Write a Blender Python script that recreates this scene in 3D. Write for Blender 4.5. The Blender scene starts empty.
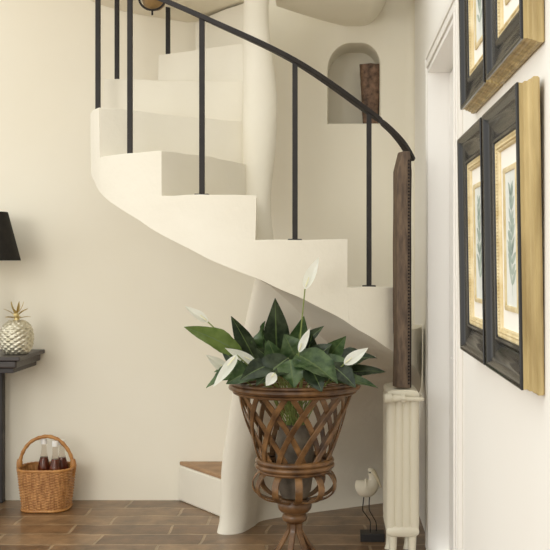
import bpy, bmesh, math, random
from mathutils import Vector, Matrix, noise
random.seed(4)
scene = bpy.context.scene
COL = scene.collection
PI = math.pi
R_ = math.radians

# ------------------------------------------------------------------ camera
EYE = 1.25; F = 1000.0; VX = 332.0; VY = 262.0
cam_d = bpy.data.cameras.new('camera'); cam = bpy.data.objects.new('camera', cam_d); COL.objects.link(cam)
cam.location = (0, 0, EYE); cam.rotation_euler = (PI/2, 0, 0)
cam_d.sensor_width = 36; cam_d.lens = 36*F/550
cam_d.shift_x = -(VX-275)/550; cam_d.shift_y = (VY-275)/550
cam_d.clip_start = .05
scene.camera = cam

def P(px, py, Y):                     # photo pixel at a known distance -> place in the room
    return Vector(((px-VX)*Y/F, Y, EYE-(py-VY)*Y/F))

# ------------------------------------------------------------------ materials
def srgb(r, g, b):
    f = lambda c: (c/255/12.92) if c/255 <= .04045 else ((c/255+.055)/1.055)**2.4
    return (f(r), f(g), f(b), 1)

def mat(name, c1, c2=None, scale=6, rough=.6, metal=0, bump=0, bscale=30, spec=.5, stretch=None, detail=4, coat=0):
    m = bpy.data.materials.new(name); m.use_nodes = True
    nt = m.node_tree; b = nt.nodes['Principled BSDF']
    b.inputs['Roughness'].default_value = rough; b.inputs['Metallic'].default_value = metal
    b.inputs['Specular IOR Level'].default_value = spec
    b.inputs['Coat Weight'].default_value = coat
    tc = nt.nodes.new('ShaderNodeTexCoord'); mp = nt.nodes.new('ShaderNodeMapping')
    nt.links.new(tc.outputs['Object'], mp.inputs['Vector'])
    if stretch: mp.inputs['Scale'].default_value = stretch
    if c2 is None:
        b.inputs['Base Color'].default_value = c1
    else:
        n = nt.nodes.new('ShaderNodeTexNoise'); n.inputs['Scale'].default_value = scale; n.inputs['Detail'].default_value = detail
        r = nt.nodes.new('ShaderNodeValToRGB')
        r.color_ramp.elements[0].position = .33; r.color_ramp.elements[1].position = .67
        r.color_ramp.elements[0].color = c1; r.color_ramp.elements[1].color = c2
        nt.links.new(mp.outputs['Vector'], n.inputs['Vector']); nt.links.new(n.outputs['Fac'], r.inputs['Fac'])
        nt.links.new(r.outputs['Color'], b.inputs['Base Color'])
    if bump:
        n2 = nt.nodes.new('ShaderNodeTexNoise'); n2.inputs['Scale'].default_value = bscale; n2.inputs['Detail'].default_value = 5
        bp = nt.nodes.new('ShaderNodeBump'); bp.inputs['Strength'].default_value = bump; bp.inputs['Distance'].default_value = .01
        nt.links.new(mp.outputs['Vector'], n2.inputs['Vector'])
        nt.links.new(n2.outputs['Fac'], bp.inputs['Height']); nt.links.new(bp.outputs['Normal'], b.inputs['Normal'])
    return m

M = {}
M['wall'] = mat('cream_plaster', srgb(235, 228, 210), srgb(238, 232, 216), 1.3, .85, bump=.10, bscale=9, spec=.2)
M['stair'] = mat('white_plaster', srgb(227, 220, 203), srgb(232, 226, 211), 1.6, .85, bump=.6, bscale=9, spec=.2)
M['wallr'] = mat('off_white_paint', srgb(238, 234, 226), srgb(240, 237, 230), 1.1, .8, bump=.05, bscale=9, spec=.2)
M['trim'] = mat('white_gloss_paint', srgb(246, 243, 238), None, rough=.35)
M['casing'] = mat('warm_white_paint', srgb(236, 232, 225), None, rough=.5)
M['radiator'] = mat('cream_enamel', srgb(218, 210, 188), None, rough=.35)
M['iron'] = mat('dark_iron', srgb(36, 32, 30), srgb(46, 41, 38), 14, .55, 0, bump=.05, spec=.3)
M['black'] = mat('black_lacquer', srgb(22, 20, 19), None, rough=.2, spec=.5)
M['gilt'] = mat('gilded_wood', srgb(150, 128, 82), srgb(200, 178, 126), 30, .5, .1, bump=.08, bscale=40, stretch=(1, 1, .12))
M['gilt_edge'] = mat('pale_gilt', srgb(206, 184, 132), srgb(228, 212, 172), 25, .5, .1)
M['mount'] = mat('ivory_mount_board', srgb(244, 240, 230), None, rough=.9)
M['print'] = mat('aged_print_paper', srgb(216, 219, 212), srgb(230, 231, 224), 12, .8)
M['printleaf'] = mat('printed_foliage', srgb(150, 166, 156), srgb(178, 188, 174), 25, .8)
M['postwood'] = mat('worn_dark_timber', srgb(76, 60, 47), srgb(110, 90, 70), 14, .65, bump=.15, bscale=30, stretch=(6, 6, 1.2))
M['stud'] = mat('dark_stud_metal', srgb(40, 32, 27), None, rough=.4, metal=.6)
M['rattan'] = mat('brown_rattan', srgb(74, 50, 29), srgb(136, 100, 62), 18, .32, bump=.08, bscale=50, spec=.4)
M['rattan_dark'] = mat('dark_turned_wood', srgb(66, 44, 27), srgb(130, 94, 58), 14, .3, bump=.06, bscale=40, spec=.4)
M['pot'] = mat('grey_zinc', srgb(74, 66, 56), srgb(116, 104, 88), 14, .7, 0, bump=.2)
M['soil'] = mat('dark_soil', srgb(45, 34, 26), srgb(66, 50, 38), 40, .95, bump=.4)
M['spathe'] = mat('white_spathe', srgb(244, 244, 232), srgb(250, 250, 242), 8, .5)
M['spadix'] = mat('pale_spadix', srgb(238, 234, 200), None, rough=.7, bump=.3, bscale=300)
M['stalk'] = mat('green_stalk', srgb(122, 136, 70), srgb(140, 152, 86), 8, .5)
M['wicker'] = mat('honey_wicker', srgb(140, 90, 44), srgb(200, 148, 90), 24, .5, bump=.2, bscale=80, stretch=(4, 4, .7))
M['wicker_dark'] = mat('honey_cane_handle', srgb(164, 108, 52), srgb(192, 138, 76), 24, .45, bump=.1, bscale=60)
M['tablewood'] = mat('dark_painted_wood', srgb(48, 42, 40), srgb(72, 64, 60), 12, .4, stretch=(1, 6, 6))
M['tableleg'] = mat('dark_leg_wood', srgb(34, 28, 27), srgb(48, 40, 38), 12, .45)
M['shade'] = mat('black_card_shade', srgb(40, 37, 34), srgb(46, 43, 39), 30, .8, spec=.2)
M['shadein'] = mat('pale_shade_lining', srgb(226, 216, 190), None, rough=.8)
M['lampbase'] = mat('antique_brass', srgb(150, 124, 78), None, rough=.35, metal=.7)
M['silver'] = mat('silvered_gilt', srgb(190, 182, 156), srgb(224, 218, 198), 30, .34, .55)
M['goldleaf'] = mat('gold_leaf', srgb(214, 194, 136), None, rough=.4, metal=.3)
M['bark'] = mat('rough_brown_clay', srgb(62, 46, 36), srgb(134, 104, 82), 34, .7, bump=.5, bscale=45, detail=6)
M['birdwhite'] = mat('chalky_painted_wood', srgb(226, 216, 192), srgb(238, 230, 210), 18, .75, bump=.1)
M['birdbeak'] = mat('pale_beak', srgb(214, 200, 168), None, rough=.6)
M['blackbase'] = mat('black_block', srgb(28, 25, 24), None, rough=.4)
M['lantern'] = mat('amber_shell', srgb(134, 104, 60), srgb(160, 128, 80), 25, .5)
M['treadwood'] = mat('terracotta_tread', srgb(150, 116, 84), srgb(178, 142, 106), 10, .5)

def leafmat(name, a, b, vein):
    m = mat(name, a, b, 22, .26, spec=.6, bump=.12, bscale=60)
    return m
M['leaf_dark'] = leafmat('dark_green_leaf', srgb(44, 58, 40), srgb(86, 100, 72), None)
M['leaf_mid'] = leafmat('mid_green_leaf', srgb(58, 84, 48), srgb(114, 138, 90), None)
M['midrib'] = leafmat('pale_green_midrib', srgb(110, 130, 78), srgb(124, 144, 92), None)
M['leaf_light'] = leafmat('light_green_leaf', srgb(104, 126, 56), srgb(128, 148, 74), None)

# bottle glass and liquid
def glass(name, col, rough=.03):
    m = bpy.data.materials.new(name); m.use_nodes = True
    b = m.node_tree.nodes['Principled BSDF']
    b.inputs['Base Color'].default_value = col; b.inputs['Transmission Weight'].default_value = 1
    b.inputs['Roughness'].default_value = rough; b.inputs['IOR'].default_value = 1.1
    return m
M['glass'] = glass('clear_glass', srgb(238, 232, 224))
M['liquid'] = mat('dark_red_cordial', srgb(96, 44, 30), srgb(120, 62, 42), 6, .12)

# floor: terracotta planks
def floor_mat():
    m = bpy.data.materials.new('terracotta_planks'); m.use_nodes = True
    nt = m.node_tree; b = nt.nodes['Principled BSDF']; N = nt.nodes.new; L = nt.links.new
    tc = N('ShaderNodeTexCoord'); mp = N('ShaderNodeMapping'); L(tc.outputs['Object'], mp.inputs['Vector'])
    mp.inputs['Location'].default_value = (.13, .03, 0)
    wn = N('ShaderNodeTexNoise'); wn.inputs['Scale'].default_value = 4
    mx = N('ShaderNodeMixRGB'); mx.blend_type = 'LINEAR_LIGHT'; mx.inputs['Fac'].default_value = .03
    L(mp.outputs['Vector'], wn.inputs['Vector']); L(mp.outputs['Vector'], mx.inputs['Color1']); L(wn.outputs['Color'], mx.inputs['Color2'])
    br = N('ShaderNodeTexBrick'); L(mx.outputs['Color'], br.inputs['Vector'])
    br.inputs['Scale'].default_value = 1; br.inputs['Brick Width'].default_value = .46; br.inputs['Row Height'].default_value = .165
    br.inputs['Mortar Size'].default_value = .0075; br.inputs['Mortar Smooth'].default_value = .4; br.inputs['Bias'].default_value = 0
    br.inputs['Color1'].default_value = srgb(120, 93, 67); br.inputs['Color2'].default_value = srgb(170, 144, 114)
    br.inputs['Mortar'].default_value = srgb(190, 172, 144)
    br.offset = .37
    n = N('ShaderNodeTexNoise'); n.inputs['Scale'].default_value = 9; n.inputs['Detail'].default_value = 9; n.inputs['Roughness'].default_value = .65
    L(mp.outputs['Vector'], n.inputs['Vector'])
    r = N('ShaderNodeValToRGB'); r.color_ramp.elements[0].position = .3; r.color_ramp.elements[1].position = .72
    r.color_ramp.elements[0].color = srgb(160, 150, 138); r.color_ramp.elements[1].color = srgb(255, 240, 224)
    L(n.outputs['Fac'], r.inputs['Fac'])
    mu = N('ShaderNodeMixRGB'); mu.blend_type = 'MULTIPLY'; mu.inputs['Fac'].default_value = 1.2
    L(br.outputs['Color'], mu.inputs['Color1']); L(r.outputs['Color'], mu.inputs['Color2'])
    L(mu.outputs['Color'], b.inputs['Base Color'])
    b.inputs['Roughness'].default_value = .28
    bp = N('ShaderNodeBump'); bp.inputs['Strength'].default_value = .5; bp.inputs['Distance'].default_value = .004
    L(br.outputs['Fac'], bp.inputs['Height']); bp.invert = True
    bp2 = N('ShaderNodeBump'); bp2.inputs['Strength'].default_value = .25; bp2.inputs['Distance'].default_value = .006
    L(n.outputs['Fac'], bp2.inputs['Height']); L(bp.outputs['Normal'], bp2.inputs['Normal']); L(bp2.outputs['Normal'], b.inputs['Normal'])
    return m
M['floor'] = floor_mat()

# ------------------------------------------------------------------ helpers
def root_loc(o):
    v = Vector((0, 0, 0))
    while o: v = v + o.location; o = o.parent
    return v

def obj(name, bm, m, parent=None, smooth=True, world=True, angle=40, bevel=0, seg=2, weighted=False):
    """link bm as ONE mesh object; with world=True its vertices are world coordinates"""
    if parent is not None and world:
        bmesh.ops.translate(bm, verts=bm.verts, vec=-root_loc(parent))
    me = bpy.data.meshes.new(name); bm.normal_update(); bm.to_mesh(me); bm.free()
    for f in me.polygons: f.use_smooth = smooth
    if smooth and angle < 180: me.set_sharp_from_angle(angle=R_(angle))
    for mm in (m if isinstance(m, (list, tuple)) else [m]): me.materials.append(mm)
    o = bpy.data.objects.new(name, me); COL.objects.link(o)
    if parent is not None: o.parent = parent
    if bevel:
        b = o.modifiers.new('bevel', 'BEVEL'); b.width = bevel; b.segments = seg
        b.limit_method = 'WEIGHT' if weighted else 'ANGLE'; b.angle_limit = R_(35)
    return o

def tag(o, label=None, cat=None, group=None, kind=None):
    if label: o['label'] = label
    if cat: o['category'] = cat
    if group: o['group'] = group
    if kind: o['kind'] = kind
    return o

def thing(name, label, cat, loc, group=None):
    o = bpy.data.objects.new(name, None); COL.objects.link(o); o.location = loc
    o.empty_display_size = .05
    return tag(o, label, cat, group)

def box(bm, x0, x1, y0, y1, z0, z1):
    v = [bm.verts.new(p) for p in ((x0,y0,z0),(x1,y0,z0),(x1,y1,z0),(x0,y1,z0),(x0,y0,z1),(x1,y0,z1),(x1,y1,z1),(x0,y1,z1))]
    for f in ((3,2,1,0),(4,5,6,7),(0,1,5,4),(1,2,6,5),(2,3,7,6),(3,0,4,7)): bm.faces.new([v[i] for i in f])
    return v

def boxbm(*a):
    bm = bmesh.new(); box(bm, *a); return bm

def lathe(bm, prof, cx, cy, n=32, cap=True):
    rings = []
    for r, z in prof:
        rings.append([bm.verts.new((cx+r*math.cos(2*PI*i/n), cy+r*math.sin(2*PI*i/n), z)) for i in range(n)])
    for a, b in zip(rings, rings[1:]):
        for i in range(n): bm.faces.new((a[i], a[(i+1)%n], b[(i+1)%n], b[i]))
    if cap:
        bm.faces.new(rings[0][::-1]); bm.faces.new(rings[-1])

def frames(pts, up=Vector((0, 0, 1))):
    out = []
    n = len(pts)
    prev = None
    for i in range(n):
        t = (pts[min(i+1, n-1)]-pts[max(i-1, 0)]).normalized()
        if prev is None:
            a = up if abs(t.dot(up)) < .95 else Vector((1, 0, 0))
            s = t.cross(a).normalized()
        else:
            s = (prev-t*prev.dot(t)).normalized()
        prev = s
        out.append((t, s, s.cross(t).normalized()))
    return out

def tube(bm, pts, r, n=10, cap=True):
    pts = [Vector(p) for p in pts]
    fr = frames(pts); rings = []
    for i, (p, (t, s, u)) in enumerate(zip(pts, fr)):
        rr = r[i] if isinstance(r, (list, tuple)) else r
        rings.append([bm.verts.new(p+(s*math.cos(2*PI*k/n)+u*math.sin(2*PI*k/n))*rr) for k in range(n)])
    for a, b in zip(rings, rings[1:]):
        for k in range(n): bm.faces.new((a[k], a[(k+1)%n], b[(k+1)%n], b[k]))
    if cap: bm.faces.new(rings[0][::-1]); bm.faces.new(rings[-1])

def strip(bm, pts, nrm, w, th):
    """flat bar: pts centre line, nrm list of face normals, width w (may be list), thickness th"""
    n = len(pts); rings = []
    for i in range(n):
        t = (pts[min(i+1, n-1)]-pts[max(i-1, 0)]).normalized()
        nn = (nrm[i]-t*nrm[i].dot(t)).normalized(); s = t.cross(nn).normalized()
        ww = w[i] if isinstance(w, (list, tuple)) else w
        a, b = s*ww/2, nn*th/2
        rings.append([bm.verts.new(p) for p in (pts[i]-a-b, pts[i]+a-b, pts[i]+a*.92+b, pts[i]-a*.92+b)])
    for A, B in zip(rings, rings[1:]):
        for k in range(4): bm.faces.new((A[k], A[(k+1)%4], B[(k+1)%4], B[k]))
    bm.faces.new(rings[0][::-1]); bm.faces.new(rings[-1])

def crom(pts, per=6):
    pts = [Vector(p) for p in pts]; out = []
    for i in range(len(pts)-1):
        p0 = pts[max(i-1, 0)]; p1 = pts[i]; p2 = pts[i+1]; p3 = pts[min(i+2, len(pts)-1)]
        for k in range(per):
            t = k/per
            out.append(.5*((2*p1)+(p2-p0)*t+(2*p0-5*p1+4*p2-p3)*t*t+(3*p1-p0-3*p2+p3)*t**3))
    out.append(pts[-1].copy())
    return out

def prism(bm, poly, z0, z1):
    a = [bm.verts.new((x, y, z0)) for x, y in poly]; b = [bm.verts.new((x, y, z1)) for x, y in poly]
    n = len(poly)
    bm.faces.new(a[::-1]); bm.faces.new(b)
    for i in range(n): bm.faces.new((a[i], a[(i+1)%n], b[(i+1)%n], b[i]))

def wob(p, amp=.006, sc=2.6):
    v = noise.noise_vector(Vector(p)*sc)
    return Vector(p)+v*amp

# ------------------------------------------------------------------ the setting
YB = 5.25; XR = .43
bm = boxbm(-6.5, XR+.02, -4, YB+.3, -.1, 0)
tag(obj('floor', bm, M['floor'], smooth=False), kind='structure')

# back wall with the arched niche
NX0, NX1, NZ0, NZ1, ND = P(328, 0, YB).x, P(380, 0, YB).x, P(0, 123, YB).z, P(0, 43, YB).z, .24
rad = .125
hole = [(NX0, NZ0), (NX1, NZ0)]
for k in range(13):
    a = PI/2*k/12; hole.append((NX1-.10+.10*math.cos(a), NZ1-.12+.12*math.sin(a)))
for k in range(13):
    a = PI/2+PI/2*k/12; hole.append((NX0+rad+rad*math.cos(a), NZ1-.14+.14*math.sin(a)))
bm = bmesh.new()
XC = XR-.05
outer = [(-3.2, 0), (XC, 0), (XC, 3.1), (-3.2, 3.1)]
hb = [bm.verts.new((x, YB, z)) for x, z in outer]
es = [bm.edges.new((hb[i], hb[(i+1)%4])) for i in range(4)]
cx = sum(p[0] for p in hole)/len(hole); cz = sum(p[1] for p in hole)/len(hole)
def ring(s, y): return [bm.verts.new((cx+(x-cx)*s, y, cz+(z-cz)*s)) for x, z in hole]
r0 = ring(1.03, YB); n = len(hole)
es += [bm.edges.new((r0[i], r0[(i+1)%n])) for i in range(n)]
bmesh.ops.triangle_fill(bm, edges=es, use_beauty=True)
prev = r0
for s, y in ((1.008, YB+.006), (1, YB+.02), (.99, YB+ND)):
    r1 = ring(s, y)
    for i in range(n): bm.faces.new((prev[i], prev[(i+1)%n], r1[(i+1)%n], r1[i]))
    prev = r1
bm.faces.new(prev)
# rounded corner running into the right wall
pl = None
for k in range(9):
    a = PI/2*k/8
    q = (XC+.05*math.sin(a), YB-.05+.05*math.cos(a))
    cur = (bm.verts.new((q[0], q[1], 0)), bm.verts.new((q[0], q[1], 3.1)))
    if pl: bm.faces.new((pl[0], cur[0], cur[1], pl[1]))
    pl = cur
bmesh.ops.recalc_face_normals(bm, faces=bm.faces)
tag(obj('wall_back', bm, M['wall'], smooth=True, angle=50), kind='structure')

# right wall with a doorway
DY0, DY1, DZ = 3.37, 4.30, 2.075
TH = .16
bm = bmesh.new()
box(bm, XR, XR+TH, -1, DY0, 0, 3.1)
box(bm, XR, XR+TH, DY1, YB-.05, 0, 3.1)
box(bm, XR, XR+TH, DY0, DY1, DZ, 3.1)
tag(obj('wall_right', bm, M['wallr'], smooth=False), kind='structure')

# door leaf, recessed, with panels and handle
XD = .503
bm = boxbm(XD, XD+.04, DY0+.006, DY1-.006, .008, DZ-.02)
door = tag(obj('door_1', bm, M['trim'], smooth=False, bevel=.003), kind='structure')
for z0, z1 in ((.2, .85), (1.05, 1.9)):
    for y0, y1 in ((DY0+.1, DY0+.42), (DY0+.5, DY0+.83)):
        obj('door_panel', boxbm(XD-.006, XD+.002, y0, y1, z0, z1), M['trim'], door, smooth=False, bevel=.004)
bm = bmesh.new(); tube(bm, [(XD-.002, DY0+.07, 1.0), (XD-.035, DY0+.07, 1.0), (XD-.04, DY0+.09, 1.0), (XD-.04, DY0+.18, 1.0)], .008)
obj('door_handle', bm, M['lampbase'], door)
# casing
bm = bmesh.new()
cw = .09
for x0, x1, a, b in ((XR-.016, XR, 0, cw), (XR-.024, XR-.016, .012, .03), (XR-.022, XR-.016, cw-.03, cw)):
    box(bm, x0, x1, DY1+a, DY1+b, 0, DZ+a)
    box(bm, x0, x1, DY0-b, DY0-a, 0, DZ+a)
    box(bm, x0, x1, DY0-b, DY1+b, DZ+a, DZ+b)
tag(obj('trim_1', bm, M['casing'], smooth=False, bevel=.003), kind='structure')
bm = bmesh.new()          # lining of the doorway
box(bm, XR-.018, XD+.05, DY1-.005, DY1+.004, 0, DZ)
box(bm, XR-.018, XD+.05, DY0-.004, DY0+.005, 0, DZ)
box(bm, XR-.018, XD+.05, DY0, DY1, DZ-.012, DZ+.004)
tag(obj('trim_2', bm, M['trim'], smooth=False), kind='structure')

# underside of the upper floor round the stair head
bm = bmesh.new()
def ceil_left(x):
    px = VX+x*F/YB
    ks = [(-30, 3.06), (40, 2.80), (70, 2.69), (97, 2.605), (130, 2.557), (170, 2.522), (190, 2.505), (262, 2.49)]
    for (a, za), (b, zb) in zip(ks, ks[1:]):
        if a <= px <= b: return za+(zb-za)*(px-a)/(b-a)
    return 3.06 if px < -30 else 2.49
def soffit(xs, y0, lim, zf, th):
    """curved underside with its own thickness, one grid"""
    n = 10; lo, hi = [], []
    for x in xs:
        ys = [y0+(lim(x)-y0)*j/n for j in range(n+1)]
        lo.append([bm.verts.new((x, y, zf(x))) for y in ys]); hi.append([bm.verts.new((x, y, zf(x)+th)) for y in ys])
    m = len(xs)-1
    for i in range(m):
        for j in range(n):
            bm.faces.new((lo[i][j], lo[i][j+1], lo[i+1][j+1], lo[i+1][j])); bm.faces.new((hi[i][j], hi[i+1][j], hi[i+1][j+1], hi[i][j+1]))
        bm.faces.new((lo[i][0], lo[i+1][0], hi[i+1][0], hi[i][0])); bm.faces.new((lo[i][n], hi[i][n], hi[i+1][n], lo[i+1][n]))
    for i, f in ((0, 1), (m, 0)):
        for j in range(n):
            q = (lo[i][j], hi[i][j], hi[i][j+1], lo[i][j+1]); bm.faces.new(q if f else q[::-1])
soffit([-1.9+.06*i for i in range(19)]+[-.80, -.76, -.70, -.63, -.56, -.48, -.42], 4.05, lambda x: YB-.002 if x <= -.76 else YB-.002-(x+.76)*.92, ceil_left, .2)
def ceil_right(x):
    t = max(0, min(1, (x-.14)/.15))
    return 2.487+.14*t**2.4+.15*max(0, .0-x)**1.8
soffit([-.27+.024*i for i in range(24)], 4.35, lambda x: min(YB-.002, 4.90+(x+.26)*1.06), ceil_right, .35)
bmesh.ops.remove_doubles(bm, verts=bm.verts, dist=.0005)
tag(obj('ceiling', bm, M['wall'], smooth=True, angle=30), kind='structure')

# ------------------------------------------------------------------ spiral staircase
CX, CY = -.36, 4.66
RIS = {-1: 4.5, 0: -27, 1: -56, 2: -85, 3: -115, 4: -145, 5: -177, 6: -211, 7: -234, 8: -262}
TRH = [1.143, 1.335, 1.513, 1.696, 1.90, 2.095, 2.28, 2.48]
def tread_h(k): return TRH[k] if k >= 0 else 1.143+.186*k
def mid(k): return {0: -42, 1: -71, 2: -101, 3: -131, 4: -163, 5: -195, 6: -223, 7: -248, -1: -11}[k]
def soff(th):
    ks = [(20, tread_h(-1)-.42)]+[(mid(k), tread_h(k)-.235) for k in range(-1, 8)]+[(-290, 2.62)]
    for (a, za), (b, zb) in zip(ks, ks[1:]):
        if b <= th <= a: return za+(zb-za)*(th-a)/(b-a)
    return ks[-1][1]
def Rout(th):
    ks = [(20, .775), (0, .775), (-27, .77), (-56, .755), (-85, .75), (-115, .75), (-145, .760), (-160, .748), (-177, .692), (-195, .63), (-211, .59), (-225, .58), (-290, .57)]
    r = ks[-1][1]
    for (a, za), (b, zb) in zip(ks, ks[1:]):
        if b <= th <= a: r = za+(zb-za)*(th-a)/(b-a); break
    s = math.sin(R_(th)); c = math.cos(R_(th))
    if s > .05: r = min(r, (YB-.012-CY)/s)
    if c > .05: r = min(r, (XR-.012-CX)/c)
    return r
def pol(th, r): return (CX+r*math.cos(R_(th)), CY+r*math.sin(R_(th)))

stairs = thing('spiral_staircase', 'white plastered spiral staircase winding around a rough central column', 'staircase', (CX, CY, 0))
def wedge(k):
    bm = bmesh.new(); bw = bm.edges.layers.float.new('bevel_weight_edge')
    a, b = RIS[k], RIS[k+1]; n = 14; m = 8
    zt = tread_h(k); prev_z = tread_h(k-1)
    top, low, med = [], [], []
    for i in range(n+1):
        th = a+(b-a)*i/n; R = Rout(th); zs = soff(th)
        zm = max(min(prev_z, zt-.02), zs+.01)
        col = [pol(th, R+(.055-R)*j/m) for j in range(m+1)]
        top.append([bm.verts.new((x, y, zt)) for x, y in col]); low.append([bm.verts.new((x, y, zs)) for x, y in col])
        med.append([bm.verts.new((x, y, zm)) for x, y in (col if i in (0, n) else col[:1])])
    for i in range(n):
        for j in range(m):
            bm.faces.new((top[i][j], top[i+1][j], top[i+1][j+1], top[i][j+1])); bm.faces.new((low[i][j], low[i][j+1], low[i+1][j+1], low[i+1][j]))
        bm.faces.new((top[i+1][0], top[i][0], med[i][0], med[i+1][0])); bm.faces.new((med[i+1][0], med[i][0], low[i][0], low[i+1][0]))
    for i in (0, n):
        for j in range(m):
            bm.faces.new((top[i][j], top[i][j+1], med[i][j+1], med[i][j])); bm.faces.new((med[i][j], med[i][j+1], low[i][j+1], low[i][j]))
    for i in range(n):
        vs = [top[i][m], top[i+1][m]]
        vs += ([med[i+1][m]] if i+1 == n else [])+[low[i+1][m], low[i][m]]+([med[i][m]] if i == 0 else [])
        bm.faces.new(vs)
    sel = set()
    for i in range(n): sel.add(frozenset((top[i][0], top[i+1][0])))
    for j in range(m): sel.add(frozenset((top[0][j], top[0][j+1])))
    for e in bm.edges:
        if frozenset(e.verts) in sel: e[bw] = 1
    bmesh.ops.recalc_face_normals(bm, faces=bm.faces)
    for v in bm.verts:
        f = noise.noise_vector(v.co*8+Vector((k*.0, 0, 0)))*.005
        v.co = wob(v.co, .010, 2.2)+f
        v.co.y = min(v.co.y, YB-.004); v.co.x = min(v.co.x, XR-.004)
    return obj('step', bm, M['stair'], stairs, smooth=True, angle=35, bevel=.014, seg=3, weighted=True)
for k in range(-1, 8): wedge(k)
# the two lowest steps, running in behind the foot of the spandrel
bm = bmesh.new(); prism(bm, [(-.805, YB-.006), (-.50, 4.83), (-.42, 4.86), (-.30, YB-.006)], 0, .185)
s1 = obj('step', bm, M['stair'], stairs, smooth=False, bevel=.01, seg=3)
bm = bmesh.new(); prism(bm, [(-.80, YB-.006), (-.505, 4.845), (-.42, 4.86), (-.30, YB-.006)], .186, .205)
tag(obj('tread', bm, M['treadwood'], s1, smooth=False, bevel=.004), 'bare terracotta tread on the lowest step')
bm = bmesh.new(); prism(bm, [(-.47, YB-.006), (-.43, 4.95), (-.38, 4.93), (-.14, YB-.006)], .206, .39)
obj('step', bm, M['stair'], stairs, smooth=False, bevel=.01, seg=3)

# central column
bm = bmesh.new(); prof = []
for i in range(40):
    z = 1.24+1.29*i/39
    t = (z-1.2)/1.3
    prof.append((.077-.012*max(0, (z-1.6))+.008*math.sin(z*7.0), z))
lathe(bm, prof, -.342, 4.64, 28)
for v in bm.verts: v.co = wob(v.co, .026, 2.6)
obj('central_column', bm, M['stair'], stairs, smooth=True, angle=180)

# vaulted spandrel beneath the flight
ctl = [(-82, .20, -.42, 4.98), (-83, .32, -.50, 4.90), (-84, .42, -.528, 4.80), (-84, .475, -.534, 4.67), (-82, .50, -.522, 4.612), (-76, .50, -.475, 4.595),
       (-68, .49, -.415, 4.63), (-60, .48, -.37, 4.74), (-53, .48, -.33, 4.85), (-42, .50, -.16, 4.965), (-29, .55, .06, 5.085), (-13, .62, .275, 5.20), (1, .70, .405, 5.235)]
cc = crom([Vector((a, b, 0)) for a, b, _, _ in ctl], 7); bb = crom([Vector((c, d, 0)) for _, _, c, d in ctl], 7)
bm = bmesh.new(); rows = []
NV = 26
for q, w in zip(cc, bb):
    th, r = q.x, q.y
    x1, y1 = pol(th, r); z1 = soff(th)+.025; col = []
    for j in range(NV+1):
        t = j/NV; s = t**1.6
        fl = .012*max(0, 1-t*9)**2
        p = Vector((w.x+(x1-w.x)*s, w.y+(y1-w.y)*s-fl, z1*t))
        if j not in (0, NV): p = wob(p, .016, 2.4)
        p.y = min(p.y, YB-.006); p.x = min(p.x, XR-.006)
        col.append(bm.verts.new(p))
    rows.append(col)
for A, B in zip(rows, rows[1:]):
    for j in range(NV): bm.faces.new((A[j], A[j+1], B[j+1], B[j]))
bmesh.ops.recalc_face_normals(bm, faces=bm.faces)
sp = obj('spandrel', bm, M['stair'], stairs, smooth=True, angle=180)

# ------------------------------------------------------------------ iron railing
rail = thing('stair_railing', 'dark iron railing with slim upright bars curving up the white stairs', 'railing', (CX, CY, 1.14))
BAL = [(0, 369, 4.20), (1, 295, 4.02), (2, 202, 4.0), (3, 130, 4.19), (4, 98, 4.50), (5, 117, 4.89), (6, 168, 4.98)]
hp = []
# lower curl of the rail, then one point over every bar
for px, py, Y in ((412, 160, 4.31), (405, 147, 4.27), (396, 135.5, 4.24), (384, 124, 4.22)): hp.append(P(px, py, Y))
tops = {}
for k, px, Y in BAL:
    x = (px-VX)*Y/F; z = tread_h(k)+{0: .737, 1: .723}.get(k, .718)
    tops[k] = Vector((x, Y, z)); hp.append(tops[k])
hpc = crom(hp, 8)
bm = bmesh.new()
nr = [Vector((0, 0, 1))]*len(hpc)
strip(bm, hpc, nr, .034, .021)
obj('handrail', bm, M['iron'], rail, smooth=False, bevel=.004)
for k, px, Y in BAL:
    t = tops[k]; h = .0105
    q = Vector((t.x, t.y, tread_h(k))); zt_b = (wob(q, .010, 2.2)+noise.noise_vector(q*8)*.005).z
    b = obj('baluster', boxbm(t.x-h, t.x+h, t.y-h, t.y+h, zt_b-.001, t.z-.004), M['iron'], rail, smooth=False, bevel=.002)
    if k < 3: obj('base_plate', boxbm(t.x-.028, t.x+.028, t.y-.022, t.y+.022, zt_b-.003, zt_b+.008), M['iron'], b, smooth=False, bevel=.002)

# ------------------------------------------------------------------ timber post
PZ0 = .728
post = thing('newel_post', 'worn dark brown timber post with a row of studs, rising above the radiator', 'post', (.295, 4.17, PZ0))
x0, x1 = P(397, 0, 4.14).x, P(411.5, 0, 4.14).x
zt = P(0, 152, 4.17).z
bm = bmesh.new()
seg = 24; prv = None
for i in range(seg+1):
    z = PZ0+.0005+(zt-PZ0)*i/seg
    w = noise.noise(Vector((3.1, 0, z*5)))*.004; w2 = noise.noise(Vector((9.1, 0, z*4)))*.003
    top = max(0, i-seg+2)*.012
    rg = [bm.verts.new(p) for p in ((x0+w+top, 4.14, z), (x1+w2-top*.3, 4.14, z), (x1+w2-top*.3+.002, 4.195, z), (x0-.014+w+top*.8, 4.195, z))]
    if prv:
        for q in range(4): bm.faces.new((prv[q], prv[(q+1)%4], rg[(q+1)%4], rg[q]))
    else: bm.faces.new(rg[::-1])
    prv = rg
bm.faces.new(prv)
obj('shaft', bm, M['postwood'], post, smooth=True, angle=30, bevel=.004)
bm = bmesh.new()
for i in range(66):
    z = PZ0+.02+(zt-PZ0-.06)*i/65
    box(bm, x1-.0155, x1-.0085, 4.1345, 4.1415, z-.0035, z+.0035)
obj('stud_row', bm, M['stud'], post, smooth=False)
obj('binding_strip', boxbm(x1-.0065, x1-.001, 4.1365, 4.1412, PZ0+.004, zt-.03), M['stud'], post, smooth=False)

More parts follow.
